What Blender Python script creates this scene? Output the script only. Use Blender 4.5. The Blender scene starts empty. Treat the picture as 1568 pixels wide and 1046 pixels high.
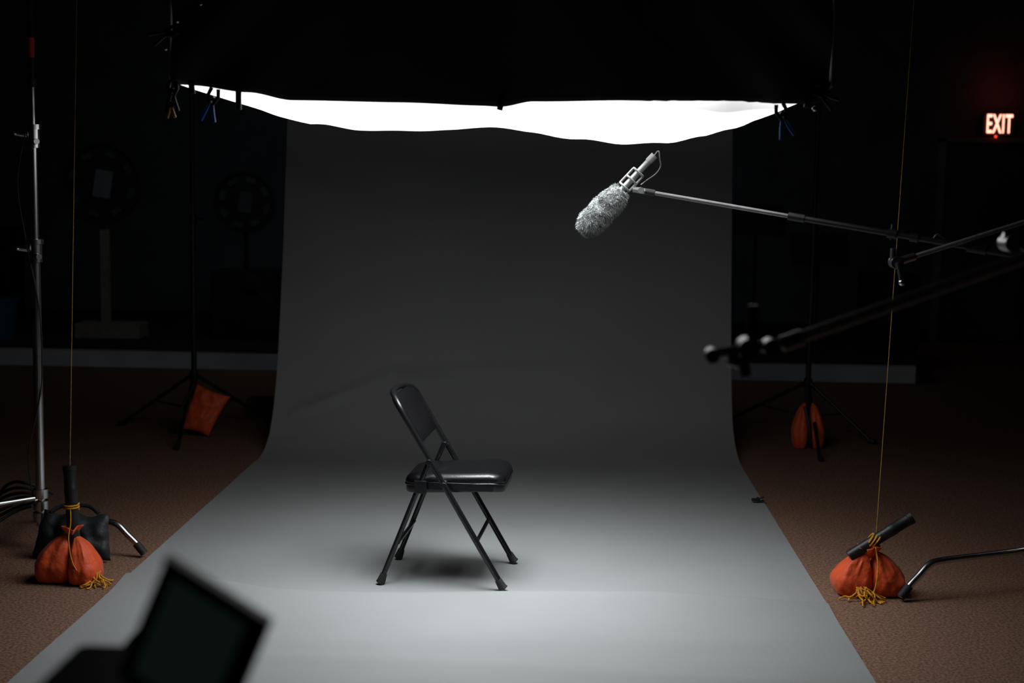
import bpy, math, random
from mathutils import Matrix, Vector, noise
random.seed(7)
sc=bpy.context.scene
R=math.radians
sc.view_settings.view_transform='Standard'
sc.view_settings.look='None'

# ------------------------------------------------------------ camera
cam=bpy.data.cameras.new('camera'); co=bpy.data.objects.new('camera',cam); sc.collection.objects.link(co)
cam.lens=50; cam.sensor_width=36; cam.clip_start=0.05
co.matrix_world=Matrix.Translation((0,0,1.57))@Matrix.Rotation(R(2.05),4,'Z')@Matrix.Rotation(R(90-6.34),4,'X')@Matrix.Rotation(R(0.9),4,'Z')
sc.camera=co
cam.dof.use_dof=True; cam.dof.focus_distance=5.5; cam.dof.aperture_fstop=2.8

# ------------------------------------------------------------ materials
def mat(name,col,rough=0.6,metal=0.0,spec=0.5,noise_scale=0,noise_amt=0.3,bump=0,bump_scale=50,emit=None,estr=0,coat=0,sheen=0,detail=4):
    m=bpy.data.materials.new(name); m.use_nodes=True
    nt=m.node_tree; b=nt.nodes['Principled BSDF']
    b.inputs['Base Color'].default_value=(*col,1); b.inputs['Roughness'].default_value=rough
    b.inputs['Metallic'].default_value=metal; b.inputs['Specular IOR Level'].default_value=spec
    b.inputs['Coat Weight'].default_value=coat; b.inputs['Sheen Weight'].default_value=sheen
    tc=nt.nodes.new('ShaderNodeTexCoord')
    if noise_scale:
        n=nt.nodes.new('ShaderNodeTexNoise'); n.inputs['Scale'].default_value=noise_scale; n.inputs['Detail'].default_value=detail
        nt.links.new(tc.outputs['Object'],n.inputs['Vector'])
        r=nt.nodes.new('ShaderNodeValToRGB')
        r.color_ramp.elements[0].position=0.3; r.color_ramp.elements[1].position=0.7
        r.color_ramp.elements[0].color=(*[c*(1-noise_amt) for c in col],1)
        r.color_ramp.elements[1].color=(*[min(1,c*(1+noise_amt)) for c in col],1)
        nt.links.new(n.outputs['Fac'],r.inputs['Fac']); nt.links.new(r.outputs['Color'],b.inputs['Base Color'])
    if bump:
        n2=nt.nodes.new('ShaderNodeTexNoise'); n2.inputs['Scale'].default_value=bump_scale; n2.inputs['Detail'].default_value=3
        nt.links.new(tc.outputs['Object'],n2.inputs['Vector'])
        bp=nt.nodes.new('ShaderNodeBump'); bp.inputs['Strength'].default_value=bump; bp.inputs['Distance'].default_value=0.01
        nt.links.new(n2.outputs['Fac'],bp.inputs['Height']); nt.links.new(bp.outputs['Normal'],b.inputs['Normal'])
    if emit:
        b.inputs['Emission Color'].default_value=(*emit,1); b.inputs['Emission Strength'].default_value=estr
    return m
M_paper=mat('seamless_paper',(0.283,0.288,0.291),0.7,spec=0.25,noise_scale=1.5,noise_amt=0.05,bump=0.04,bump_scale=6)
M_silk=mat('diffusion_silk',(0.8,0.8,0.8),0.9,emit=(1.0,1.0,1.0),estr=2.0)
nt=M_silk.node_tree; tc=nt.nodes.new('ShaderNodeTexCoord'); mp=nt.nodes.new('ShaderNodeMapping'); mp.inputs['Scale'].default_value=(2.2,.9,1)
n=nt.nodes.new('ShaderNodeTexNoise'); n.inputs['Scale'].default_value=1.6; n.inputs['Detail'].default_value=2
mr=nt.nodes.new('ShaderNodeMapRange'); mr.inputs['From Min'].default_value=.28; mr.inputs['From Max'].default_value=.6; mr.inputs['To Min'].default_value=.78; mr.inputs['To Max'].default_value=2.3  # noise in the glow strength imitates soft grey fold shading
nt.links.new(tc.outputs['Object'],mp.inputs['Vector']); nt.links.new(mp.outputs['Vector'],n.inputs['Vector']); nt.links.new(n.outputs['Fac'],mr.inputs['Value']); nt.links.new(mr.outputs['Result'],nt.nodes['Principled BSDF'].inputs['Emission Strength'])
M_flap=mat('silk_edge_flap',(0.8,0.8,0.8),0.9,emit=(1.0,1.0,1.0),estr=.62)  # weak glow paints the grey tone of a shaded fold band
M_blackcloth=mat('black_duvetyne',(0.10,0.103,0.115),0.95,spec=0.1,bump=0.3,bump_scale=8)
M_blackpaint=mat('black_enamel',(0.008,0.008,0.009),0.25,spec=0.5,noise_scale=30,noise_amt=.1)
M_vinyl=mat('black_vinyl',(0.006,0.006,0.007),0.25,spec=0.45,bump=0.05,bump_scale=160)
M_rubber=mat('black_rubber',(0.012,0.012,0.012),0.7,noise_scale=40,noise_amt=.2)
M_matblack=mat('matte_black_metal',(0.012,0.012,0.013),0.45,spec=0.4,noise_scale=20,noise_amt=.2)
M_chrome=mat('chrome_steel',(0.66,0.67,0.68),0.25,metal=1.0,noise_scale=14,noise_amt=.12)
M_alu=mat('brushed_aluminium',(0.45,0.45,0.46),0.4,metal=1.0,noise_scale=60,noise_amt=.15)
M_satin=mat('satin_grey_metal',(0.32,0.33,0.33),0.35,metal=.5,noise_scale=50,noise_amt=.12)
M_armgrey=mat('worn_grey_metal',(0.72,0.72,0.74),0.5,metal=0,noise_scale=50,noise_amt=.15)
M_orange=mat('orange_nylon',(0.76,0.095,0.024),0.55,spec=0.35,noise_scale=25,noise_amt=.12,bump=0.7,bump_scale=24,sheen=.1)
M_blackny=mat('black_nylon',(0.016,0.019,0.021),0.55,spec=0.4,bump=0.4,bump_scale=35)
M_yellow=mat('yellow_cord',(0.66,0.29,0.01),0.7,noise_scale=90,noise_amt=.3)
M_string=mat('yellow_string',(0.38,0.25,0.05),0.8,noise_scale=90,noise_amt=.3)
M_fur=mat('grey_fur',(0.33,0.34,0.34),0.9,spec=0.1,noise_scale=70,noise_amt=.2)
M_blue=mat('blue_plastic',(0.02,0.15,0.60),0.4,noise_scale=30,noise_amt=.1)
M_ochre=mat('ochre_plastic',(0.45,0.23,0.02),0.5,noise_scale=30,noise_amt=.1)
M_bluebin=mat('blue_bin_plastic',(0.03,0.12,0.22),0.5,noise_scale=10,noise_amt=.2)
M_carbon=mat('boompole_grey',(0.20,0.20,0.21),0.35,metal=.7,noise_scale=40,noise_amt=.15)
M_wall=mat('dark_painted_wall',(0.10,0.11,0.12),0.9,noise_scale=2,noise_amt=.2,bump=.1)
M_ceil=mat('ceiling_paint',(0.08,0.07,0.07),0.9,noise_scale=2,noise_amt=.2)
M_riser=mat('stage_riser_paint',(0.62,0.65,0.68),0.8,noise_scale=3,noise_amt=.15)
M_stage=mat('stage_carpet',(0.02,0.02,0.02),0.95,noise_scale=60,noise_amt=.3)
M_beige=mat('beige_wood',(0.30,0.26,0.20),0.7,noise_scale=9,noise_amt=.2)
M_white=mat('white_card',(0.22,0.23,0.24),0.8,noise_scale=8,noise_amt=.2)
M_dark=mat('speaker_black',(0.01,0.01,0.011),0.7,noise_scale=50,noise_amt=.3)
M_red=mat('red_tape',(0.5,0.03,0.02),0.6,noise_scale=30,noise_amt=.1)
M_screen=mat('lcd_screen',(0.022,0.040,0.036),0.3,noise_scale=12,noise_amt=.4,emit=(.5,1,.87),estr=.0055)
M_exit=mat('exit_letters',(0.9,0.3,0.2),0.5,emit=(1.0,0.42,0.30),estr=2.6)
M_exitbox=mat('exit_housing',(0.03,0.015,0.012),0.6,noise_scale=8,noise_amt=.2)
M_led=mat('exit_led',(0.9,0.05,0.02),0.5,emit=(1.0,0.05,0.02),estr=2)
M_door=mat('door_paint',(0.06,0.075,0.075),0.6,noise_scale=3,noise_amt=.2)
M_trim=mat('door_trim_paint',(0.20,0.22,0.22),0.6,noise_scale=3,noise_amt=.2)

M_carpet=bpy.data.materials.new('brown_carpet'); M_carpet.use_nodes=True
nt=M_carpet.node_tree; b=nt.nodes['Principled BSDF']; b.inputs['Roughness'].default_value=0.95; b.inputs['Specular IOR Level'].default_value=0.1
tc=nt.nodes.new('ShaderNodeTexCoord')
v=nt.nodes.new('ShaderNodeTexNoise'); v.inputs['Scale'].default_value=95; v.inputs['Detail'].default_value=3
nt.links.new(tc.outputs['Object'],v.inputs['Vector'])
r=nt.nodes.new('ShaderNodeValToRGB'); r.color_ramp.elements[0].position=.35; r.color_ramp.elements[1].position=.66
r.color_ramp.elements[0].color=(0.118,0.067,0.045,1); r.color_ramp.elements[1].color=(0.285,0.165,0.115,1)
nt.links.new(v.outputs['Fac'],r.inputs['Fac']); nt.links.new(r.outputs['Color'],b.inputs['Base Color'])
bp=nt.nodes.new('ShaderNodeBump'); bp.inputs['Strength'].default_value=.5; bp.inputs['Distance'].default_value=.004
nt.links.new(v.outputs['Fac'],bp.inputs['Height']); nt.links.new(bp.outputs['Normal'],b.inputs['Normal'])

# ------------------------------------------------------------ helpers
def group(name,loc=(0,0,0),rz=0):
    e=bpy.data.objects.new(name,None); sc.collection.objects.link(e)
    e.location=loc; e.rotation_euler=(0,0,rz); e.empty_display_size=.1
    return e
def obj(name,parts,m,parent=None,smooth=True,bevel=0,subsurf=0,solid=0):
    if isinstance(parts,tuple): parts=[parts]
    V=[];Fc=[]
    for vs,fs in parts:
        o=len(V); V+= [tuple(p) for p in vs]; Fc+=[tuple(i+o for i in f) for f in fs]
    me=bpy.data.meshes.new(name); me.from_pydata(V,[],Fc); me.update()
    me.materials.append(m)
    if smooth:
        for p in me.polygons: p.use_smooth=True
        try: me.set_sharp_from_angle(angle=R(40))
        except Exception: pass
    ob=bpy.data.objects.new(name,me); sc.collection.objects.link(ob)
    if parent: ob.parent=parent
    if solid:
        md=ob.modifiers.new('solid','SOLIDIFY'); md.thickness=solid; md.offset=0
    if bevel:
        md=ob.modifiers.new('bevel','BEVEL'); md.width=bevel; md.segments=3; md.limit_method='ANGLE'
    if subsurf:
        md=ob.modifiers.new('sub','SUBSURF'); md.levels=subsurf; md.render_levels=subsurf
    return ob
def tube(pts,r,n=12,closed=False):
    pts=[Vector(p) for p in pts]; N=len(pts)
    rs=r if isinstance(r,(list,tuple)) else [r]*N
    V=[];Fc=[]; up=None
    for i,p in enumerate(pts):
        if closed: t=pts[(i+1)%N]-pts[i-1]
        else: t=pts[min(i+1,N-1)]-pts[max(i-1,0)]
        t.normalize()
        if up is None:
            up=t.orthogonal().normalized()
        else:
            up=up-t*up.dot(t)
            up=up.normalized() if up.length>1e-6 else t.orthogonal().normalized()
        w=t.cross(up)
        for k in range(n):
            a=2*math.pi*k/n
            V.append(p+(up*math.cos(a)+w*math.sin(a))*rs[i])
    for i in range(N if closed else N-1):
        j=(i+1)%N
        for k in range(n):
            k2=(k+1)%n
            Fc.append((i*n+k,i*n+k2,j*n+k2,j*n+k))
    if not closed:
        Fc.append(tuple(reversed(range(n)))); Fc.append(tuple((N-1)*n+k for k in range(n)))
    return V,Fc
def cyl(a,b,r,n=20,r2=None):
    return tube([a,b],[r,r if r2 is None else r2],n)
def smoothpath(pts,k=8,closed=False):
    P=[Vector(p) for p in pts]; out=[]; N=len(P)
    rng=N if closed else N-1
    for i in range(rng):
        if closed: a,b,c,d=P[i-1],P[i],P[(i+1)%N],P[(i+2)%N]
        else: a,b,c,d=P[max(i-1,0)],P[i],P[i+1],P[min(i+2,N-1)]
        for s in range(k):
            t=s/k
            out.append(0.5*((2*b)+(c-a)*t+(2*a-5*b+4*c-d)*t*t+(-a+3*b-3*c+d)*t**3))
    if not closed: out.append(P[-1])
    return out
def box(c,s,rot=None):
    hx,hy,hz=s[0]/2,s[1]/2,s[2]/2
    V=[Vector((x,y,z)) for x in(-hx,hx) for y in(-hy,hy) for z in(-hz,hz)]
    if rot is not None: V=[rot@p for p in V]
    V=[p+Vector(c) for p in V]
    return V,[(0,1,3,2),(4,6,7,5),(0,4,5,1),(2,3,7,6),(0,2,6,4),(1,5,7,3)]
def grid(nu,nv,fn):
    V=[fn(i/nu,j/nv) for i in range(nu+1) for j in range(nv+1)]
    Fc=[]
    for i in range(nu):
        for j in range(nv):
            a=i*(nv+1)+j
            Fc.append((a,a+nv+1,a+nv+2,a+1))
    return V,Fc
def rings(rs):
    n=len(rs[0]); V=[p for q in rs for p in q]; Fc=[]
    for i in range(len(rs)-1):
        for k in range(n):
            k2=(k+1)%n; Fc.append((i*n+k,i*n+k2,(i+1)*n+k2,(i+1)*n+k))
    Fc.append(tuple(reversed(range(n)))); Fc.append(tuple((len(rs)-1)*n+k for k in range(n)))
    return V,Fc
def rrect(hx,hy,rad,n=8):
    out=[]; rad=max(rad,.012)
    for cx,cy,a0 in((hx-rad,hy-rad,0),(-hx+rad,hy-rad,90),(-hx+rad,-hy+rad,180),(hx-rad,-hy+rad,270)):
        for k in range(n+1):
            a=R(a0+90*k/n); out.append((cx+rad*math.cos(a),cy+rad*math.sin(a)))
    return out
def sphere(c,r,nu=24,nv=14,scale=(1,1,1),fn=None):
    V=[];Fc=[]
    for j in range(nv+1):
        th=math.pi*j/nv
        for i in range(nu):
            ph=2*math.pi*i/nu
            d=Vector((math.sin(th)*math.cos(ph)*scale[0],math.sin(th)*math.sin(ph)*scale[1],math.cos(th)*scale[2]))
            p=d*r
            if fn: p=fn(p,th,ph)
            V.append(p+Vector(c))
    for j in range(nv):
        for i in range(nu):
            i2=(i+1)%nu; Fc.append((j*nu+i,(j+1)*nu+i,(j+1)*nu+i2,j*nu+i2))
    return V,Fc

# ------------------------------------------------------------ room shell
obj('floor',grid(1,1,lambda u,v:Vector((-7.5+14*u,-2+17.0*v,0))),M_carpet,smooth=False)
obj('ceiling',grid(1,1,lambda u,v:Vector((-7.5+14*u,15-17.0*v,3.6))),M_ceil,smooth=False)
obj('wall_back',box((-0.5,15.06,1.8),(14,.12,3.6)),M_wall,smooth=False)
obj('wall_left',box((-7.56,6.5,1.8),(.12,17,3.6)),M_wall,smooth=False)
obj('wall_right',box((6.56,6.5,1.8),(.12,17,3.6)),M_wall,smooth=False)
obj('wall_front',box((-0.5,-2.06,1.8),(14,.12,3.6)),M_wall,smooth=False)
obj('baseboard_back',box((4.8,14.985,.06),(3.3,.03,.12)),M_matblack,smooth=False,bevel=.004)
g=group('stage_platform')
obj('stage_deck',box((-2.2,13.29,.08),(10.4,3.38,.156)),M_stage,g,smooth=False)
obj('stage_riser_face',box((-2.3,11.595,.078),(10.35,.012,.152)),M_riser,g,smooth=False)
obj('stage_nosing',box((-2.2,11.6,.158),(10.42,.04,.012)),M_dark,g,smooth=False,bevel=.003)
g=group('door_1')
obj('door_leaf',[box((4.33,14.96,1.03),(.84,.05,2.04)),box((5.2,14.96,1.03),(.84,.05,2.04))],M_door,g,smooth=False,bevel=.004)
obj('door_frame',[box((3.87,14.95,1.05),(.07,.1,2.1)),box((5.66,14.95,1.05),(.07,.1,2.1)),box((4.765,14.95,2.085),(1.86,.1,.05))],M_trim,g,smooth=False,bevel=.004)
obj('door_push_bar',[cyl((4.0,14.88,1.0),(4.66,14.88,1.0),.018),cyl((4.87,14.88,1.0),(5.5,14.88,1.0),.018)],M_alu,g)
g=group('exit_sign')
obj('sign_housing',box((4.43,14.95,2.245),(.34,.06,.24)),M_exitbox,g,smooth=False,bevel=.008)
tcu=bpy.data.curves.new('exit_text','FONT'); tcu.body='EXIT'; tcu.size=.245; tcu.extrude=.003; tcu.offset=.003
tcu.align_x='CENTER'; tcu.align_y='CENTER'; tcu.space_character=1.08
to=bpy.data.objects.new('exit_text',tcu); sc.collection.objects.link(to); to.parent=g
to.location=(4.43,14.91,2.245); to.rotation_euler=(R(90),0,0); to.scale=(.50,1.1,1); tcu.materials.append(M_exit)
obj('indicator_lamp',sphere((4.39,14.88,2.125),.012),M_led,g)
obj('wall_outlet_plate',[box((-5.93,14.99,.78),(.14,.02,.11)),box((-5.93,14.975,.80),(.03,.012,.03)),box((-5.93,14.975,.755),(.03,.012,.03))],M_white,bevel=.003)

# ------------------------------------------------------------ seamless paper
prof=[(2.6,.004),(4.0,.004),(7.2,.004),(7.75,.006),(7.97,.018),(8.13,.055),(8.26,.13),(8.36,.25),(8.46,.47),(8.6,1.0),(8.78,1.85),(8.93,2.55),(8.99,2.86)]
pp=smoothpath([(0,a,b_) for a,b_ in prof],10)
path=[]
for a,b_ in zip(pp[:-1],pp[1:]):
    n=max(1,int((b_-a).length/.02))
    for k in range(n): path.append(a.lerp(b_,k/n))
path.append(pp[-1])
def paperpt(u,i):
    p=path[i]; x=-1.70+2.72*u; y=p.y; z=max(p.z,.004)
    wall=min(1,max(0,(y-7.7)/.6))
    y+= (x+.34)*0.07*wall
    z0=z
    if wall<.05:
        yr=5.24+.02*math.sin(x*2.1)+(.16*min(1,(-1.1-x)/.5) if x<-1.1 else 0)
        d=y-yr
        fade=.75+.25*math.sin(x*3.3+1)
        ef=max(0,min(1,(1.36-abs(x+.34))/.3))
        z+=.042*fade*(.35+.65*ef)*(math.exp(-(d/.03)**2) if d>0 else math.exp(-(d/.12)**2))
        z+=.014*ef*math.exp(-((y-4.72-.06*math.sin(x*1.7))/.09)**2)
        z+=.010*ef*math.exp(-((y-4.45+.05*math.sin(x*2.3))/.06)**2)
        z+=.0015*(noise.noise(Vector((x*1.3,y*.9,0)))+1)
        edge=max(0,abs(x+.34)-1.25)/.11
        z+=.003*edge*(noise.noise(Vector((y*1.7,x,3)))+.6)
    else:
        n_=noise.noise(Vector((x*1.1,z0*1.3,5)))*.016*wall
        y+=n_
        if z0>.08:
            cz=.2+(x+1.6)*.38 if x<-1.0 else .43+(x+1.0)*.05
            amp=.026*max(0,min(1,(x+1.65)/.2))*max(0,min(1,(.3-x)/.9))
            y-=amp*math.exp(-((z0-cz)/.030)**2)
            y+=.012*math.exp(-((z0-1.15+.35*x)/.10)**2)*max(0,min(1,(-.5-x)))
            y+=.008*math.sin(x*7+z0*1.5)*max(0,min(1,(-1.1-x)/.4))
    return Vector((x,y,max(z,.004)))
nu=110; NP=len(path)
V=[paperpt(i/nu,j) for i in range(nu+1) for j in range(NP)]
Fc=[(i*NP+j,(i+1)*NP+j,(i+1)*NP+j+1,i*NP+j+1) for i in range(nu) for j in range(NP-1)]
g=group('seamless_paper_backdrop')
obj('paper_sweep',(V,Fc),M_paper,g)
obj('paper_roll',cyl((-1.72,8.96,2.93),(1.04,9.15,2.93),.06,32),M_paper,g)
obj('crossbar',cyl((-2.45,8.9,2.93),(1.75,9.2,2.93),.018),M_matblack,g)

# ------------------------------------------------------------ stands
def lightstand(name,loc,h,legs,hub=.34,m=M_matblack):
    g=group(name,(loc[0],loc[1],0))
    P=[cyl((0,0,.1),(0,0,h*.45),.017),cyl((0,0,h*.45),(0,0,h*.75),.014),cyl((0,0,h*.75),(0,0,h),.011)]
    for z in(.12,hub,h*.45,h*.75): P.append(cyl((0,0,z-.03),(0,0,z+.03),.026))
    P.append(cyl((0,0,h*.45),(.06,0,h*.45),.008)); P.append(cyl((.06,-.02,h*.45),(.06,.02,h*.45),.009))
    obj('pole',P,m,g)
    L=[]
    for a,reach in legs:
        c,s=math.cos(R(a)),math.sin(R(a))
        L.append(tube([(c*.02,s*.02,hub),(c*reach,s*reach,.014)],.011,10))
        L.append(tube([(c*.02,s*.02,.13),(c*reach*.5,s*reach*.5,hub*.5)],.007,8))
        L.append(tube([(c*(reach-.03),s*(reach-.03),.026),(c*(reach+.02),s*(reach+.02),.0155)],.015,10))
    obj('legs',L,m,g)
    return g
lightstand('backdrop_stand',(-2.31,8.78),2.93,[(-83,.72),(176,.48),(32,.5)])
lightstand('backdrop_stand',(1.56,9.0),2.93,[(-94,.84),(-34,.44),(150,.6)])

def cstand(name,loc,h,angs,reach=.5,hubz=.17,collars=(1.26,1.73),blacktop=None,r=.018,knee=.62):
    g=group(name,(loc[0],loc[1],0))
    top=blacktop or h
    P=[cyl((0,0,.1),(0,0,collars[0]),r,24),cyl((0,0,collars[0]),(0,0,collars[1]),r*.84,24),cyl((0,0,collars[1]),(0,0,top),r*.62,24)]
    obj('riser_column',P,M_chrome,g)
    C=[]
    for z in collars:
        C.append(cyl((0,0,z-.045),(0,0,z+.045),r*1.45,20)); C.append(cyl((0,0,z+.03),(0,0,z+.05),r*1.8,20))
        C.append(cyl((0,0,z),(-.065,-.03,z+.01),.009,12)); C.append(cyl((-.065,-.055,z+.012),(-.065,0,z+.012),.010,12))
        C.append(cyl((0,0,z-.02),(.03,-.04,z-.02),.012,12))
    for k in range(3): C.append(cyl((0,0,hubz-.05+k*.05),(0,0,hubz-.012+k*.05),r*1.7,20))
    obj('collars',C,M_chrome,g)
    if blacktop:
        obj('upper_extension',[cyl((0,0,blacktop),(0,0,h),r*.6,20),cyl((0,0,blacktop+.0),(0,0,blacktop+.03),r*.9,20),cyl((-.03,0,2.3),(.04,0,2.3),.02,16)],M_matblack,g)
        obj('tape_band',cyl((0,0,blacktop+.12),(0,0,blacktop+.2),r*.68,20),M_red,g)
    L=[];T=[]
    for k,a in enumerate(angs):
        c,s=math.cos(R(a)),math.sin(R(a)); z=hubz-.03+k*.04
        e=1-knee
        pts=[(.02,z),(reach*.35,z),(reach*knee,z),(reach*(knee+e*.32),z-.01),(reach*(knee+e*.58),z-.05),(reach*(knee+e*.8),z*.4),(reach,.017)]
        sp=smoothpath([(c*q,s*q,zz) for q,zz in pts],6)
        L.append(tube(sp,.0135,12))
        T.append(tube([sp[-7],sp[-1]],.0165,12))
    obj('legs',L,M_chrome,g); obj('foot_caps',T,M_rubber,g)
    return g
cstand('light_stand',(-2.19,5.82),2.44,(-12,108,228),.48,.17,(1.26,1.73),1.93,.019)
cstand('light_stand',(1.90,5.66),2.44,(207,40,-70),.66,.172,(1.2,1.75),knee=.70)

# ------------------------------------------------------------ overhead diffusion frame
g=group('overhead_diffusion_light')
X0,X1,Y0,Y1,ZF=-1.17,.755,4.3,6.2,1.845
def interp(pts,x):
    for (a,za),(b_,zb) in zip(pts[:-1],pts[1:]):
        if a<=x<=b_:
            t=(x-a)/(b_-a); t=t*t*(3-2*t); return za+(zb-za)*t
    return pts[0][1] if x<pts[0][0] else pts[-1][1]
SB=[(-1.2,1.858),(-1.12,1.846),(-.95,1.827),(-.82,1.806),(-.5,1.803),(-.25,1.797),(-.20,1.795),(-.1,1.812),(.2,1.818),(.5,1.822),(.62,1.816),(.70,1.815),(.77,1.83)]
SG=[(-1.17,.018),(-1.10,.040),(-.9,.064),(-.7,.068),(-.5,.060),(-.32,.042),(-.15,.062),(.05,.092),(.25,.105),(.42,.098),(.58,.068),(.70,.036),(.755,.016)]
def silk(u,v):
    x=X0+(X1-X0)*u; y=Y0+.02+(Y1-Y0-.05)*v
    z=1.852-interp(SG,x)*min(1,v*1.5+.1)
    z+=.004*noise.noise(Vector((x*4,y*2,0)))+.0025*math.sin(x*23+y*3)*v
    return Vector((x,y,z))
obj('diffusion_silk',grid(60,14,silk),M_silk,g)
obj('silk_flap',grid(40,3,lambda u,v:Vector((.26+.46*u,4.36+.02*math.sin(u*9),1.850-(.056*math.sin(math.pi*(.08+.9*u))**.6+.003*math.sin(u*17))*v))),M_flap,g)
pz=1.872
obj('frame_pipes',[cyl((X0-.02,Y0,pz),(X1+.02,Y0,pz),.013),cyl((X0-.02,Y1,pz),(X1+.02,Y1,pz),.013),cyl((X0,Y0-.02,pz),(X0,Y1+.02,pz),.013),cyl((X1,Y0-.02,pz),(X1,Y1+.02,pz),.013),
  cyl((X0,Y0,2.385),(X1,Y0,2.385),.013),cyl((X0,Y1,2.385),(X1,Y1,2.385),.013),cyl((X0,Y0,2.385),(X0,Y1,2.385),.013),cyl((X1,Y0,2.385),(X1,Y1,2.385),.013),
  cyl((X0,Y0,pz),(X0,Y0,2.385),.013),cyl((X1,Y0,pz),(X1,Y0,2.385),.013),cyl((X0,Y1,pz),(X0,Y1,2.385),.013),cyl((X1,Y1,pz),(X1,Y1,2.385),.013),
  cyl((-2.25,5.82,2.42),(1.96,5.66,2.42),.02)],M_matblack,g)
def skf(u,v):
    x=X0-.012+(X1-X0+.024)*u; zb=interp(SB,x)
    if x>.2: zb+=.003*noise.noise(Vector((x*40,1,1)))
    z=zb+(2.40-zb)*v
    edge=min(u,1-u)
    fold=.022*noise.noise(Vector((x*2.2+z*1.5,z*1.2,1)))+.012*math.sin(x*9+z*5)*(.3+edge)
    tight=math.exp(-edge*9)*.016*math.sin((z+abs(x))*22)
    return Vector((x,Y0-.034+fold+tight,z))
obj('skirt_near',grid(160,40,skf),M_blackcloth,g,solid=.003)
def side(xc,sgn):
    def f(u,v):
        y=Y0-.01+(Y1-Y0+.02)*u; z=1.866+.006*math.sin(u*7)+(.535-.006*math.sin(u*7))*v
        return Vector((xc+sgn*(.022+.007*math.sin(y*8+z*3)),y,z))
    return f
obj('skirt_side_a',grid(50,16,side(X0,-1)),M_blackcloth,g,solid=.003)
obj('skirt_side_b',grid(50,16,side(X1,1)),M_blackcloth,g,solid=.003)
obj('skirt_far',grid(60,16,lambda u,v:Vector((X0+(X1-X0)*u,Y1+.03+.012*math.sin(u*30),1.862+.54*v))),M_blackcloth,g,solid=.003)
obj('spill_blocker',grid(20,20,lambda u,v:Vector((X0-.02+(X1-X0+.04)*u,Y0-.02+(Y1-Y0+.04)*v,2.402-.02*math.sin(u*3.14)*math.sin(v*3.14)))),M_blackcloth,g,solid=.003)  # unseen black sheet added to keep light off the ceiling
def clamp(name,x,y,z,m,tilt,s=.75):
    rot=Matrix.Rotation(tilt,3,'Y')
    def T(p): return tuple(rot@(Vector(p)*s)+Vector((x,y,z)))
    jaws=[tube([T((-.012,0,.035)),T((-.018,0,.01)),T((-.006,0,-.02))],.006,10),tube([T((.012,0,.035)),T((.018,0,.01)),T((.006,0,-.02))],.006,10),cyl(T((0,-.018,0)),T((0,.018,0)),.007,12)]
    obj(name+'_jaws',jaws,M_matblack,g)
    obj(name+'_handles',[tube([T((-.006,0,-.02)),T((-.014,0,-.05)),T((-.022,0,-.085))],[.003,.005,.005],10),tube([T((.006,0,-.02)),T((.014,0,-.05)),T((.026,0,-.08))],[.003,.005,.005],10)],m,g)
clamp('clamp_a',-1.055,4.25,1.808,M_blue,.25,.85)
clamp('clamp_b',-1.175,4.25,1.83,M_matblack,.05)
clamp('clamp_b2',-1.18,4.25,1.79,M_ochre,.05,.5)
clamp('clamp_c',.63,4.25,1.785,M_blue,-.25,.85)
clamp('clamp_d',.735,4.25,1.85,M_matblack,-.9)
clamp('clamp_e',-1.18,4.25,2.0,M_matblack,1.2)
obj('frame_straps',[cyl((-.975,4.24,1.775),(-.975,4.24,1.885),.009),cyl((-.2,4.255,1.785),(-.19,4.255,1.83),.009),cyl((-1.12,4.25,1.86),(-1.115,4.25,1.82),.009),cyl((.71,4.25,1.86),(.70,4.25,1.805),.008)],M_matblack,g)
obj('clamp_glints',[sphere((-1.15,4.22,2.03),.008),sphere((-1.08,4.22,2.08),.007),sphere((-1.185,4.22,1.95),.007),sphere((.72,4.22,1.80),.008)],M_chrome,g)  # chrome dots added as small white highlights near the clamps

# ------------------------------------------------------------ folding chair
g=group('folding_chair',(-.435,5.568,0.008),R(-4))
def fx(z): return .242-.592*z
hw=.200
left=[(fx(z),-hw+.004*(z<.1),z) for z in(.015,.2,.4,.58,.665)]
topc=[(fx(.708),-hw+.010,.708),(fx(.732)-.006,-hw+.042,.732),(fx(.742)-.022,-.09,.742),(fx(.744)-.028,0,.744)]
right=[(x,-y,z) for x,y,z in reversed(left+topc[:-1])]
sp=smoothpath(left+topc+right,6)
P=[tube(sp,.0115,14)]
for s in(-1,1):
    P.append(tube([(-.242,s*.187,.015),(-.055,s*.179,.50)],.0105,14))
P.append(cyl((fx(.185),-hw,.185),(fx(.185),hw,.185),.008,12))
P.append(cyl((-.178,-.18,.165),(-.178,.18,.165),.008,12))
P.append(cyl((.10,-.18,.385),(.10,.18,.385),.008,12))
P.append(cyl((-.10,-.18,.375),(-.10,.18,.375),.008,12))
obj('frame_tubes',P,M_blackpaint,g)
B=[]
for s in(-1,1):
    B.append(cyl((-.055,s*.17,.492),(-.055,s*.216,.492),.012,14))
    B.append(cyl((fx(.405),s*.155,.405),(fx(.405),s*.217,.405),.011,14))
    B.append(box((-.02,s*.189,.448),(.012,.004,.10),Matrix.Rotation(R(-30),3,'Y')))
    B.append(box((.04,s*.168,.392),(.30,.006,.03)))
    B.append(box((-.09,s*.19,.39),(.05,.006,.05)))
obj('hinge_brackets',B,M_blackpaint,g,bevel=.0015)
Fe=[]
for s in(-1,1):
    Fe.append(tube([(fx(0)+.002,s*hw,.004),(fx(.012),s*hw,.012),(fx(.04),s*hw,.04)],[.018,.017,.0135],16))
    Fe.append(tube([(-.246,s*.188,.004),(-.242,s*.188,.012),(-.232,s*.187,.04)],[.018,.017,.0135],16))
obj('rubber_feet',Fe,M_rubber,g)
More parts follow.
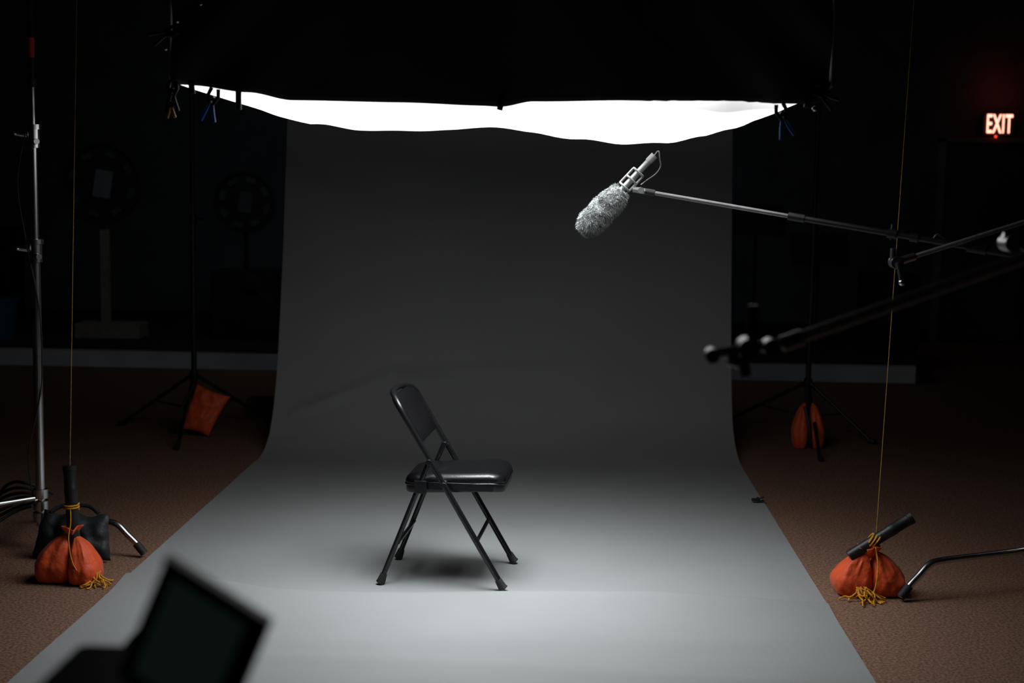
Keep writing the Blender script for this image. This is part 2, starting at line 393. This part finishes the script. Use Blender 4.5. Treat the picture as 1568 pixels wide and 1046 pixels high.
def seatring(off,z):
    out=[]
    for x,y in rrect(.197+off,.168+off,.055+off*.35,8):
        tp=1-.10*max(0,(-x))/.2
        xx=x+.036
        zz=z-.012+.02*(x/.2)*.6
        if x>.12: zz-=.012*((x-.12)/.085)**2
        out.append((xx,y*tp,zz))
    return out
obj('seat_pan',rings([seatring(-.02,.378),seatring(-.002,.381),seatring(0,.389),seatring(0,.407),seatring(-.004,.410)]),M_blackpaint,g)
rs=[seatring(-.006,.405),seatring(.000,.411),seatring(.003,.423),seatring(-.002,.437),seatring(-.012,.446),seatring(-.03,.452),seatring(-.06,.456),seatring(-.09,.458),seatring(-.12,.459)]
obj('seat_cushion',rings(rs),M_vinyl,g)
obj('seat_piping',tube([Vector(p) for p in seatring(.002,.412)],.0035,8,closed=True),M_vinyl,g)
def backring(off,d):
    out=[]
    for y,h in rrect(.190+off,.093+off,.045+off*.4,8):
        z=.643+h; bow=.030*(1-(y/.2)**2)
        nx=Vector((.86,0,.51))
        p=Vector((fx(z)-bow,y,z))+nx*d
        out.append(tuple(p))
    return out
rs=[backring(-.05,-.013),backring(-.012,-.012),backring(-.002,-.007),backring(0,0),backring(-.003,.009),backring(-.014,.016),backring(-.04,.020),backring(-.07,.021)]
obj('backrest_pad',rings(rs),M_vinyl,g)

# ------------------------------------------------------------ shotgun mic on boom
g=group('boom_microphone')
a=Vector((.062,5.0,1.408)); b_=Vector((.195,5.0,1.553)); ax=(b_-a).normalized()
Lc=(b_-a).length
prof_=[(0,.012),(.012,.030),(.035,.040),(.09,.042),(.14,.041),(.17,.036),(Lc,.022)]
base=tube([a+ax*t for t,_ in prof_],[q for _,q in prof_],20)
obj('windscreen_core',base,M_fur,g)
u1=ax.orthogonal().normalized(); w1=ax.cross(u1)
def rad(t):
    for (t0,r0),(t1,r1) in zip(prof_[:-1],prof_[1:]):
        if t0<=t<=t1: return r0+(r1-r0)*(t-t0)/(t1-t0)
    return .02
HV=[];HF=[]
for k in range(12000):
    t=random.uniform(-.0,Lc); ph=random.uniform(0,6.283); rr=rad(max(t,0))
    if t<.03 and random.random()<.3: rr*=random.random()
    nrm=(u1*math.cos(ph)+w1*math.sin(ph))
    p=a+ax*t+nrm*rr*.93
    clump=noise.noise_vector(p*45)*1.1
    tip=-ax*max(0,(.04-t)/.04)*.9+ax*max(0,(t-Lc+.03)/.03)*.4
    d=(nrm+clump+tip-Vector((0,0,.35))+Vector([random.uniform(-.3,.3) for _ in range(3)])).normalized()
    l=random.uniform(.009,.018); sd=d.cross(Vector([random.uniform(-1,1) for _ in range(3)])).normalized()*.0008
    o=len(HV); HV+=[p-sd,p+sd,p+d*l*.6+sd*.8+Vector((0,0,-.001)),p+d*l*.6-sd*.8,p+d*l+Vector((0,0,-.003))]
    HF+=[(o,o+1,o+2,o+3),(o+3,o+2,o+4)]
obj('windscreen_fur',(HV,HF),M_fur,g,smooth=False)
obj('mic_body',[cyl(b_-ax*.02,b_+ax*.135,.0105),cyl(b_+ax*.135,b_+ax*.165,.013)],M_satin,g)
s1=(ax.cross(Vector((0,1,0)))).normalized()
if s1.z>0: s1=-s1
cg=[]
for q in(-.022,.022):
    cg.append(cyl(b_+ax*.015+s1*q,b_+ax*.085+s1*q,.004,10))
for t in(.015,.05,.085):
    cc=b_+ax*t
    ringp=[cc+(s1*math.cos(k*math.pi/8)+Vector((0,1,0))*math.sin(k*math.pi/8))*.022 for k in range(16)]
    cg.append(tube(ringp,.0035,8,closed=True))
cg.append(cyl(b_+ax*.03+s1*.022,Vector((.262,5.0,1.553)),.007,12))
cg.append(cyl(Vector((.235,5.0,1.556)),Vector((.29,4.995,1.547)),.010,14))
cg.append(cyl(Vector((.262,4.975,1.553)),Vector((.262,5.02,1.553)),.011,14))
obj('shock_mount',cg,M_satin,g)
e=b_+ax*.165
obj('mic_cable',tube(smoothpath([e,e+ax*.02,(.325,5.0,1.66),(.328,5.0,1.635),(.312,5.0,1.61),(.285,5.0,1.59),(.262,5.0,1.572)],8),.0022,8),M_carbon,g)
p0=Vector((.271,5.0,1.55)); dr=Vector((.796,-.30,-.124))
def bp_(f): return p0+dr*f
obj('boom_pole',[cyl(bp_(0),bp_(.62),.0075)],M_carbon,g)
obj('boom_pole_lower',[cyl(bp_(.60),bp_(1.3),.010),cyl(bp_(1.28),bp_(2.5),.0125)],M_matblack,g)
obj('boom_locks',[cyl(bp_(.60),bp_(.665),.0135),cyl(bp_(.985),bp_(1.02),.016),cyl(bp_(1.07),bp_(1.10),.015),cyl(bp_(.0),bp_(.05),.011),cyl(bp_(1.28),bp_(1.35),.017)],M_matblack,g)
q=bp_(1.0); obj('boom_hook',[cyl(q+Vector((0,0,-.02)),q+Vector((.003,0,.03)),.006),tube(smoothpath([bp_(1.15)+Vector((0,0,-.01)),bp_(1.17)+Vector((0,0,.022)),bp_(1.2)+Vector((0,0,.012))],5),.005)],M_matblack,g)
q=bp_(2.4)
def tri_legs(x,y,angs,reach=.5):
    return [tube(smoothpath([(x,y,.2),(x+.7*reach*math.cos(R(t)),y+.7*reach*math.sin(R(t)),.10),(x+reach*math.cos(R(t)),y+reach*math.sin(R(t)),.014)],6),.012) for t in angs]
obj('boom_stand',[cyl((q.x,q.y-.03,.12),(q.x,q.y-.03,q.z+.06),.017)]+tri_legs(q.x,q.y-.03,(0,118,-95)),M_matblack,g)
obj('boom_grip_head',[cyl((q.x,q.y-.05,q.z),(q.x,q.y+.03,q.z),.035),cyl((q.x,q.y-.05,q.z),(q.x+.08,q.y-.06,q.z),.012)],M_chrome,g)

g=group('grip_arm')
A=Vector((1.062,4.6,1.338)); Bv=Vector((2.25,4.6,1.742))
obj('arm_rod',cyl(A,Bv,.0075),M_satin,g)
obj('arm_knuckle',[cyl(A+Vector((0,-.025,0)),A+Vector((0,.025,0)),.020,20),cyl(A+Vector((-.012,-.01,.0)),A+Vector((-.012,-.01,.045)),.010),cyl(A+Vector((0,-.03,0)),A+Vector((.012,-.035,-.055)),.0075),sphere(A+Vector((.014,-.035,-.062)),.011),cyl(A,A+(Bv-A)*.05,.013)],M_chrome,g)
obj('arm_stand',[cyl((2.25,4.6,.12),(2.25,4.6,1.79),.017)]+tri_legs(2.25,4.6,(0,120,240)),M_chrome,g)
g=group('boom_arm')
A=Vector((.263,2.5,1.277)); Bv=Vector((.385,2.5,1.297)); C=Vector((1.15,2.5,1.59))
obj('boom_rod',[cyl(Bv,C,.0105),cyl(A,Bv+Vector((.02,0,.005)),.009)],M_armgrey,g)
obj('boom_clamps',[cyl(A+Vector((.0,-.02,-.002)),A+Vector((0,.02,-.002)),.013,18),cyl((.315,2.49,1.275),(.322,2.49,1.24),.011),cyl((.365,2.48,1.292),(.365,2.52,1.292),.015,18),cyl((.29,2.49,1.27),(.32,2.49,1.262),.011),cyl((.385,2.5,1.297),(.42,2.5,1.31),.014)],M_satin,g)
obj('boom_knob',[cyl((.325,2.47,1.29),(.325,2.53,1.29),.018,18)],M_carbon,g)
obj('boom_spigot',[cyl((.333,2.5,1.29),(.333,2.5,1.365),.009)],M_matblack,g)
obj('boom_support_stand',[cyl((1.15,2.5,.12),(1.15,2.5,1.66),.017)]+tri_legs(1.15,2.5,(0,120,-120)),M_matblack,g)
K=Vector((1.0,3.2,1.456))
g=group('grip_head')
obj('grip_plates',[cyl(K+Vector((-.012,-.03,0.0)),K+Vector((-.012,.03,0)),.020,20),cyl(K+Vector((-.03,0,.012)),K+Vector((.16,0,-.03)),.012)],M_alu,g)
obj('grip_handle',[cyl(K+Vector((0,-.03,0)),K+Vector((.05,-.05,-.035)),.01),cyl(K+Vector((.15,0,-.03)),K+Vector((.55,0,-.10)),.012)],M_matblack,g)
obj('grip_stand',[cyl((1.5,3.2,.12),(1.5,3.2,1.45),.017)]+tri_legs(1.5,3.2,(0,120,-120)),M_matblack,g)

# ------------------------------------------------------------ sandbags
def lobe(c,s,tie,seed,pinch=.75,ex=1.35,crease=.15,nf=7,sq=.35):
    c=Vector(c); tie=Vector(tie)
    def fn(p,th,ph):
        q=Vector((p.x,p.y,p.z))
        ct=math.cos(th); up=max(0,ct); dn=max(0,-ct)
        k=1+sq*(abs(math.sin(2*ph))**2)*.35
        hor=k*(1+.22*dn*math.sin(th))
        wob=.08*noise.noise(Vector((math.cos(ph)*1.8,math.sin(ph)*1.8,seed+th*1.1)))
        cr=-crease*abs(math.sin(ph*nf/2+seed+1.3*noise.noise(Vector((math.cos(ph),th*2,seed)))))**.6*up**.5*math.sin(th)**.5
        cr+=.06*noise.noise(Vector((math.cos(ph)*5,math.sin(ph)*5,seed+th*3)))
        q.x*=hor*(1+wob+cr); q.y*=hor*(1+wob+cr); q.z*=(1+.4*wob)
        tl=tie-c
        q=q.lerp(tl,pinch*up**ex)
        if q.z+c.z<.006: q.z=.006-c.z
        return q
    return sphere(c,1,72,44,s,fn)
def ruffle(tie,r,h,seed):
    def f(u,v):
        a=u*2*math.pi; rr=r*(.35+.9*v)*(1+.28*math.sin(a*6+seed)*v+.12*math.sin(a*11+seed)*v)
        return Vector((tie[0]+rr*math.cos(a),tie[1]+rr*math.sin(a),tie[2]+h*v*(1+.15*math.sin(a*3+seed))))
    return grid(60,6,f)
def tails(cx,cy,n,seed,spread=.07):
    rnd=random.Random(seed); out=[]
    for k in range(n):
        x,y=cx+rnd.uniform(-.02,.02),cy+rnd.uniform(-.02,.02); pts=[(x,y,.05)]
        ang=rnd.uniform(-2.8,.2)
        for j in range(4):
            ang+=rnd.uniform(-1.2,1.2); x+=math.cos(ang)*spread/3.4; y+=math.sin(ang)*spread/3.4
            pts.append((x,y,max(.006,.03-.012*j+rnd.uniform(-.004,.012))))
        out.append(tube(smoothpath(pts,4),.0032,6))
    return out
def tubepipe(a,b_,r):
    a=Vector(a);b_=Vector(b_);d=(b_-a).normalized();L=(b_-a).length
    pts=[(0,r*.95),(.006,r),(L*.62,r),(L*.63,r*1.06),(L*.72,r*1.06),(L*.73,r),(L-.02,r*1.02),(L-.018,r*1.12),(L,r*1.1)]
    return tube([a+d*t for t,_ in pts],[q for _,q in pts],24)
g=group('orange_sandbag')
tie=(-1.895,5.35,.195)
obj('bag_lobes',[lobe((-1.957,5.36,.075),(.078,.08,.105),tie,1.3),lobe((-1.838,5.34,.068),(.060,.075,.10),tie,4.1)],M_orange,g)
obj('bag_gather',ruffle((-1.893,5.35,.175),.028,.045,2),M_orange,g,solid=.002)
obj('pipe_handle',tubepipe((-1.885,5.35,.15),(-1.905,5.37,.455),.024),M_matblack,g)
obj('cord_knot',[tube(smoothpath([(-1.895+.029*math.cos(t*1.2),5.358+.029*math.sin(t*1.2),.285+.0018*t) for t in range(12)],3),.0035,6),tube(smoothpath([(-1.89,5.33,.29),(-1.885,5.315,.24),(-1.885,5.29,.18),(-1.86,5.265,.09),(-1.81,5.27,.02)],5),.0025,6)],M_yellow,g)
obj('cord_tails',tails(-1.79,5.31,16,3,.065),M_yellow,g)
obj('hanging_string',tube([(-1.903,5.37,.44),(-1.947,5.59,1.425),(-1.99,5.81,2.41)],.0015,6),M_string,g)
g=group('orange_sandbag')
tie=(1.215,5.43,.175)
obj('bag_lobes',[lobe((1.145,5.46,.075),(.075,.082,.10),tie,2.3),lobe((1.275,5.47,.07),(.072,.082,.10),tie,7.1)],M_orange,g)
obj('bag_gather',ruffle((1.205,5.44,.15),.03,.045,5),M_orange,g,solid=.002)
obj('pipe_handle',tubepipe((1.125,5.43,.155),(1.365,5.45,.31),.022),M_matblack,g)
obj('cord_knot',[tube(smoothpath([(1.215+.02*math.sin(k*1.3)+.003*k-.02,5.44-.028*math.cos(k*1.3),.215+.03*math.sin(k*1.3)) for k in range(14)],3),.0038,6),tube(smoothpath([(1.22,5.41,.2),(1.225,5.37,.13),(1.215,5.36,.05),(1.19,5.35,.01)],5),.003,6)],M_yellow,g)
obj('cord_tails',tails(1.165,5.37,18,5,.075),M_yellow,g)
obj('hanging_string',tube([(1.228,5.44,.25),(1.283,5.56,1.33),(1.338,5.68,2.41)],.0015,6),M_string,g)
g=group('orange_sandbag')
c4=[Vector((-2.325,8.50,.05)),Vector((-2.24,8.58,.315)),Vector((-2.03,8.56,.245)),Vector((-2.145,8.48,.012))]
def pil(sgn):
    def f(u,v):
        p=c4[0].lerp(c4[1],v).lerp(c4[3].lerp(c4[2],v),u)
        m=(math.sin(math.pi*u)*math.sin(math.pi*v))**.4
        cc=(c4[0]+c4[1]+c4[2]+c4[3])/4
        inn=.07*(1-abs(2*u-1)**2)*(abs(2*v-1)**6)+.07*(1-abs(2*v-1)**2)*(abs(2*u-1)**6)
        p=p.lerp(cc,inn)
        p=p+Vector((0,-.8,.35))*sgn*(.05*m+.02*noise.noise(Vector((u*5,v*5,sgn)))*m)
        return Vector((p.x,p.y,max(.006,p.z)))
    return f
obj('bag_front',grid(32,32,pil(1)),M_orange,g); obj('bag_rear',grid(32,32,pil(-1)),M_orange,g)
obj('bag_strap',tube(smoothpath([(-2.25,8.54,.31),(-2.28,8.46,.23),(-2.31,8.41,.14),(-2.32,8.41,.06),(-2.31,8.43,.02)],6),.010,8),M_blackny,g)
g=group('orange_sandbag')
tie=(1.5,8.60,.285)
obj('bag_lobes',[lobe((1.447,8.58,.12),(.042,.06,.15),tie,5.3,.55,1.6,.1,5,.6),lobe((1.548,8.58,.115),(.042,.06,.145),tie,9.1,.55,1.6,.1,5,.6)],M_orange,g)
obj('bag_strap',tube(smoothpath([(1.47,8.55,.26),(1.49,8.51,.16),(1.50,8.51,.06),(1.51,8.53,.02)],6),.012,8),M_blackny,g)
g=group('black_sandbag')
def bb(sgn):
    cc=[Vector((-2.17,5.66,.01)),Vector((-2.13,5.70,.20)),Vector((-1.86,5.68,.19)),Vector((-1.83,5.62,.01))]
    def f(u,v):
        p=cc[0].lerp(cc[1],v).lerp(cc[3].lerp(cc[2],v),u)
        m=(math.sin(math.pi*u)*math.sin(math.pi*v))**.4
        sagz=-.018*math.sin(math.pi*u*2.1)**2*(v>.6)*(v-.6)/.4
        p=p+Vector((0,-1,.1))*sgn*(.05*m+.022*noise.noise(Vector((u*6,v*5,sgn+4)))*m)
        return Vector((p.x+.01*noise.noise(Vector((v*4,u*3,2))),p.y,max(.006,p.z+sagz)))
    return f
obj('bag_front',grid(30,24,bb(1)),M_blackny,g); obj('bag_rear',grid(30,24,bb(-1)),M_blackny,g)
obj('bag_handle',tube(smoothpath([(-2.1,5.69,.19),(-2.05,5.71,.215),(-1.95,5.71,.215),(-1.9,5.69,.19)],6),.009,8),M_blackny,g)
g=group('power_cable')
cb=[]
rnd=random.Random(11)
for k in range(7):
    z=.01
    pts=[(-2.9+rnd.uniform(-.1,.1),5.6+.08*k,z),(-2.6,5.5+.1*k,z+.03),(-2.4,5.68+.05*k,.10+.022*k),(-2.28,5.76+.025*k,.17+.015*k),(-2.2,5.75+.04*k,.2)]
    cb.append(tube(smoothpath(pts,8),.007,8))
cb.append(tube(smoothpath([(-2.21,5.8,.2),(-2.23,5.8,.4),(-2.17,5.8,.7),(-2.17,5.8,1.0),(-2.22,5.8,1.3),(-2.25,5.8,1.55),(-2.2,5.8,1.8)],8),.003,8))
obj('cable_run',cb,M_rubber,g)
g=group('spring_clip',(.975,7.0,.004))
obj('clip_body',[box((0,0,.018),(.035,.024,.012)),cyl((.014,-.014,.024),(.014,.014,.024),.007),box((.03,0,.028),(.03,.018,.005),Matrix.Rotation(R(-25),3,'Y')),box((.03,0,.014),(.03,.018,.005))],M_matblack,g,bevel=.0015)

# ------------------------------------------------------------ foreground camcorder on tripod
g=group('camcorder')
tl=Vector((-.3415,1.2,1.243)); bl=Vector((-.379,1.19,1.150)); tr=Vector((-.2500,1.2,1.186))
ux=(tr-tl); uy=(bl-tl); nx=ux.cross(uy).normalized()
if nx.y>0: nx=-nx
def quadbox(o,ux,uy,n,th):
    V=[o,o+ux,o+ux+uy,o+uy]; V=[v for v in V]+[v-n*th for v in V]
    return V,[(0,1,2,3),(7,6,5,4),(0,4,5,1),(1,5,6,2),(2,6,7,3),(3,7,4,0)]
obj('flip_screen_housing',quadbox(tl,ux,uy*1.15,nx,.014),M_matblack,g,smooth=False,bevel=.004)
obj('flip_screen_glass',quadbox(tl+ux*.12+uy*.14+nx*.001,ux*.70,uy*.88,nx,.001),M_screen,g,smooth=False)
obj('screen_hood',[quadbox(tl+nx*.012-uy*.01,ux,uy*.05,nx,.024),quadbox(tl+ux*.96+nx*.012,ux*.05,uy*.9,nx,.024)],M_matblack,g,smooth=False,bevel=.002)
obj('camcorder_body',[box((-.425,1.28,1.055),(.12,.20,.095)),box((-.35,1.25,1.075),(.07,.06,.04))],M_matblack,g,bevel=.01)
obj('camcorder_lens',[cyl((-.425,1.38,1.055),(-.425,1.45,1.055),.036,28),cyl((-.425,1.45,1.055),(-.425,1.49,1.055),.041,28)],M_matblack,g)
T=[cyl((-.42,1.28,.95),(-.42,1.28,1.015),.03),cyl((-.42,1.28,.7),(-.42,1.28,1.0),.016)]
for t in(90,210,330):
    T.append(tube([(-.42+.03*math.cos(R(t)),1.28+.03*math.sin(R(t)),.97),(-.42+.40*math.cos(R(t)),1.28+.40*math.sin(R(t)),.014)],.013,12))
obj('tripod',T,M_matblack,g)

# ------------------------------------------------------------ dim background things
def wheel(name,x,y,zc,r,m,postm,w):
    g=group(name,(x,y,.16))
    zc-=.16
    obj('wheel_disc',cyl((0,0,zc),(0,.03,zc),r,48),m,g)
    ring=[(r*math.cos(k*math.pi/24),-.01,zc+r*math.sin(k*math.pi/24)) for k in range(48)]
    obj('wheel_rim',tube(ring,.014,8,closed=True),M_dark,g)
    seg=[]
    for k in range(8):
        a=k*math.pi/4+.5; c=Vector((r*.78*math.cos(a),-.006,zc+r*.78*math.sin(a)))
        seg.append(box(c,(.09,.006,.05),Matrix.Rotation(-a+1.57,3,'Y')))
    obj('wheel_labels',seg,M_door,g,smooth=False)
    obj('wheel_poster',box((.01,-.008,zc),(r*.45,.008,r*.7),Matrix.Rotation(.15,3,'Y')),M_door if r<.3 else M_white,g,smooth=False)
    obj('wheel_post',box((0,.06,zc/2),(w,.05,zc)),postm,g,smooth=False,bevel=.004)
    obj('wheel_base',box((.05,.06,.07),(.57*w/.08,.3,.13)),postm,g,smooth=False,bevel=.006)
wheel('prize_wheel',-4.03,12.3,1.51,.34,M_dark,M_beige,.08)
wheel('prize_wheel',-2.94,13.0,1.36,.27,M_dark,M_matblack,.035)
def speaker(name,x,y,w,h,d=.4):
    g=group(name,(x,y,.165))
    obj('cabinet',box((0,0,h/2+.001),(w,d,h)),M_dark,g,smooth=False,bevel=.012)
    obj('woofer',[tube([(0,-d/2-.004,h*.36),(0,-d/2-.012,h*.36)],[w*.34,w*.30],32),tube([(0,-d/2-.004,h*.78),(0,-d/2-.012,h*.78)],[w*.15,w*.12],32)],M_rubber,g)
speaker('loudspeaker',-2.75,12.6,.72,.6)
speaker('loudspeaker',2.83,12.5,.46,.68)
speaker('loudspeaker',-5.6,13.6,.6,.9)
def mstand(x,y,h):
    g=group('music_stand',(x,y,.16))
    h-=.16
    obj('desk',box((0,0,h),(.5,.012,.33),Matrix.Rotation(R(-35),3,'X')),M_matblack,g,smooth=False,bevel=.004)
    obj('column',[cyl((0,.02,.03),(0,.02,h),.012)]+[tube([(0,.02,.12),(.27*math.cos(R(t)),.02+.27*math.sin(R(t)),.012)],.009) for t in(30,150,270)],M_matblack,g)
mstand(2.2,12.4,1.05); mstand(1.72,12.9,1.28)
g=group('plastic_bin',(-4.9,12.1,.16))
obj('bin_shell',tube([(0,0,.001),(0,0,.02),(0,0,.33),(0,0,.335),(0,0,.35)],[.13,.135,.17,.185,.185],28),M_bluebin,g)
g=group('equipment_case',(-1.98,9.35,0))
obj('case_body',[box((0,0,.06),(.22,.16,.118)),box((.22,.1,.045),(.14,.14,.088))],M_blackny,g,smooth=False,bevel=.006)

# ------------------------------------------------------------ lights
w=bpy.data.worlds.new('world'); sc.world=w; w.use_nodes=True
w.node_tree.nodes['Background'].inputs[0].default_value=(0,0,0,1); w.node_tree.nodes['Background'].inputs[1].default_value=0.0
def area(name,loc,rot,sx,sy,power,col,spread=180):
    l=bpy.data.lights.new(name,'AREA'); l.shape='RECTANGLE'; l.size=sx; l.size_y=sy; l.energy=power; l.color=col; l.spread=R(spread)
    o=bpy.data.objects.new(name,l); sc.collection.objects.link(o); o.location=loc; o.rotation_euler=rot
area('overhead_soft_light',(-.24,5.20,1.735),(0,0,0),.85,.72,18.5,(.92,.99,1.0),108)
area('stage_fill',(-1.0,9.9,3.5),(R(48),0,0),5.0,.4,4.3,(.78,.9,1),130)  # fill lamp added to lift the dark stage and riser, no visible fixture
l=bpy.data.lights.new('exit_glow','POINT'); l.energy=.3; l.color=(1,.08,.03); l.shadow_soft_size=.08
o=bpy.data.objects.new('exit_glow',l); sc.collection.objects.link(o); o.location=(4.43,14.7,2.6)
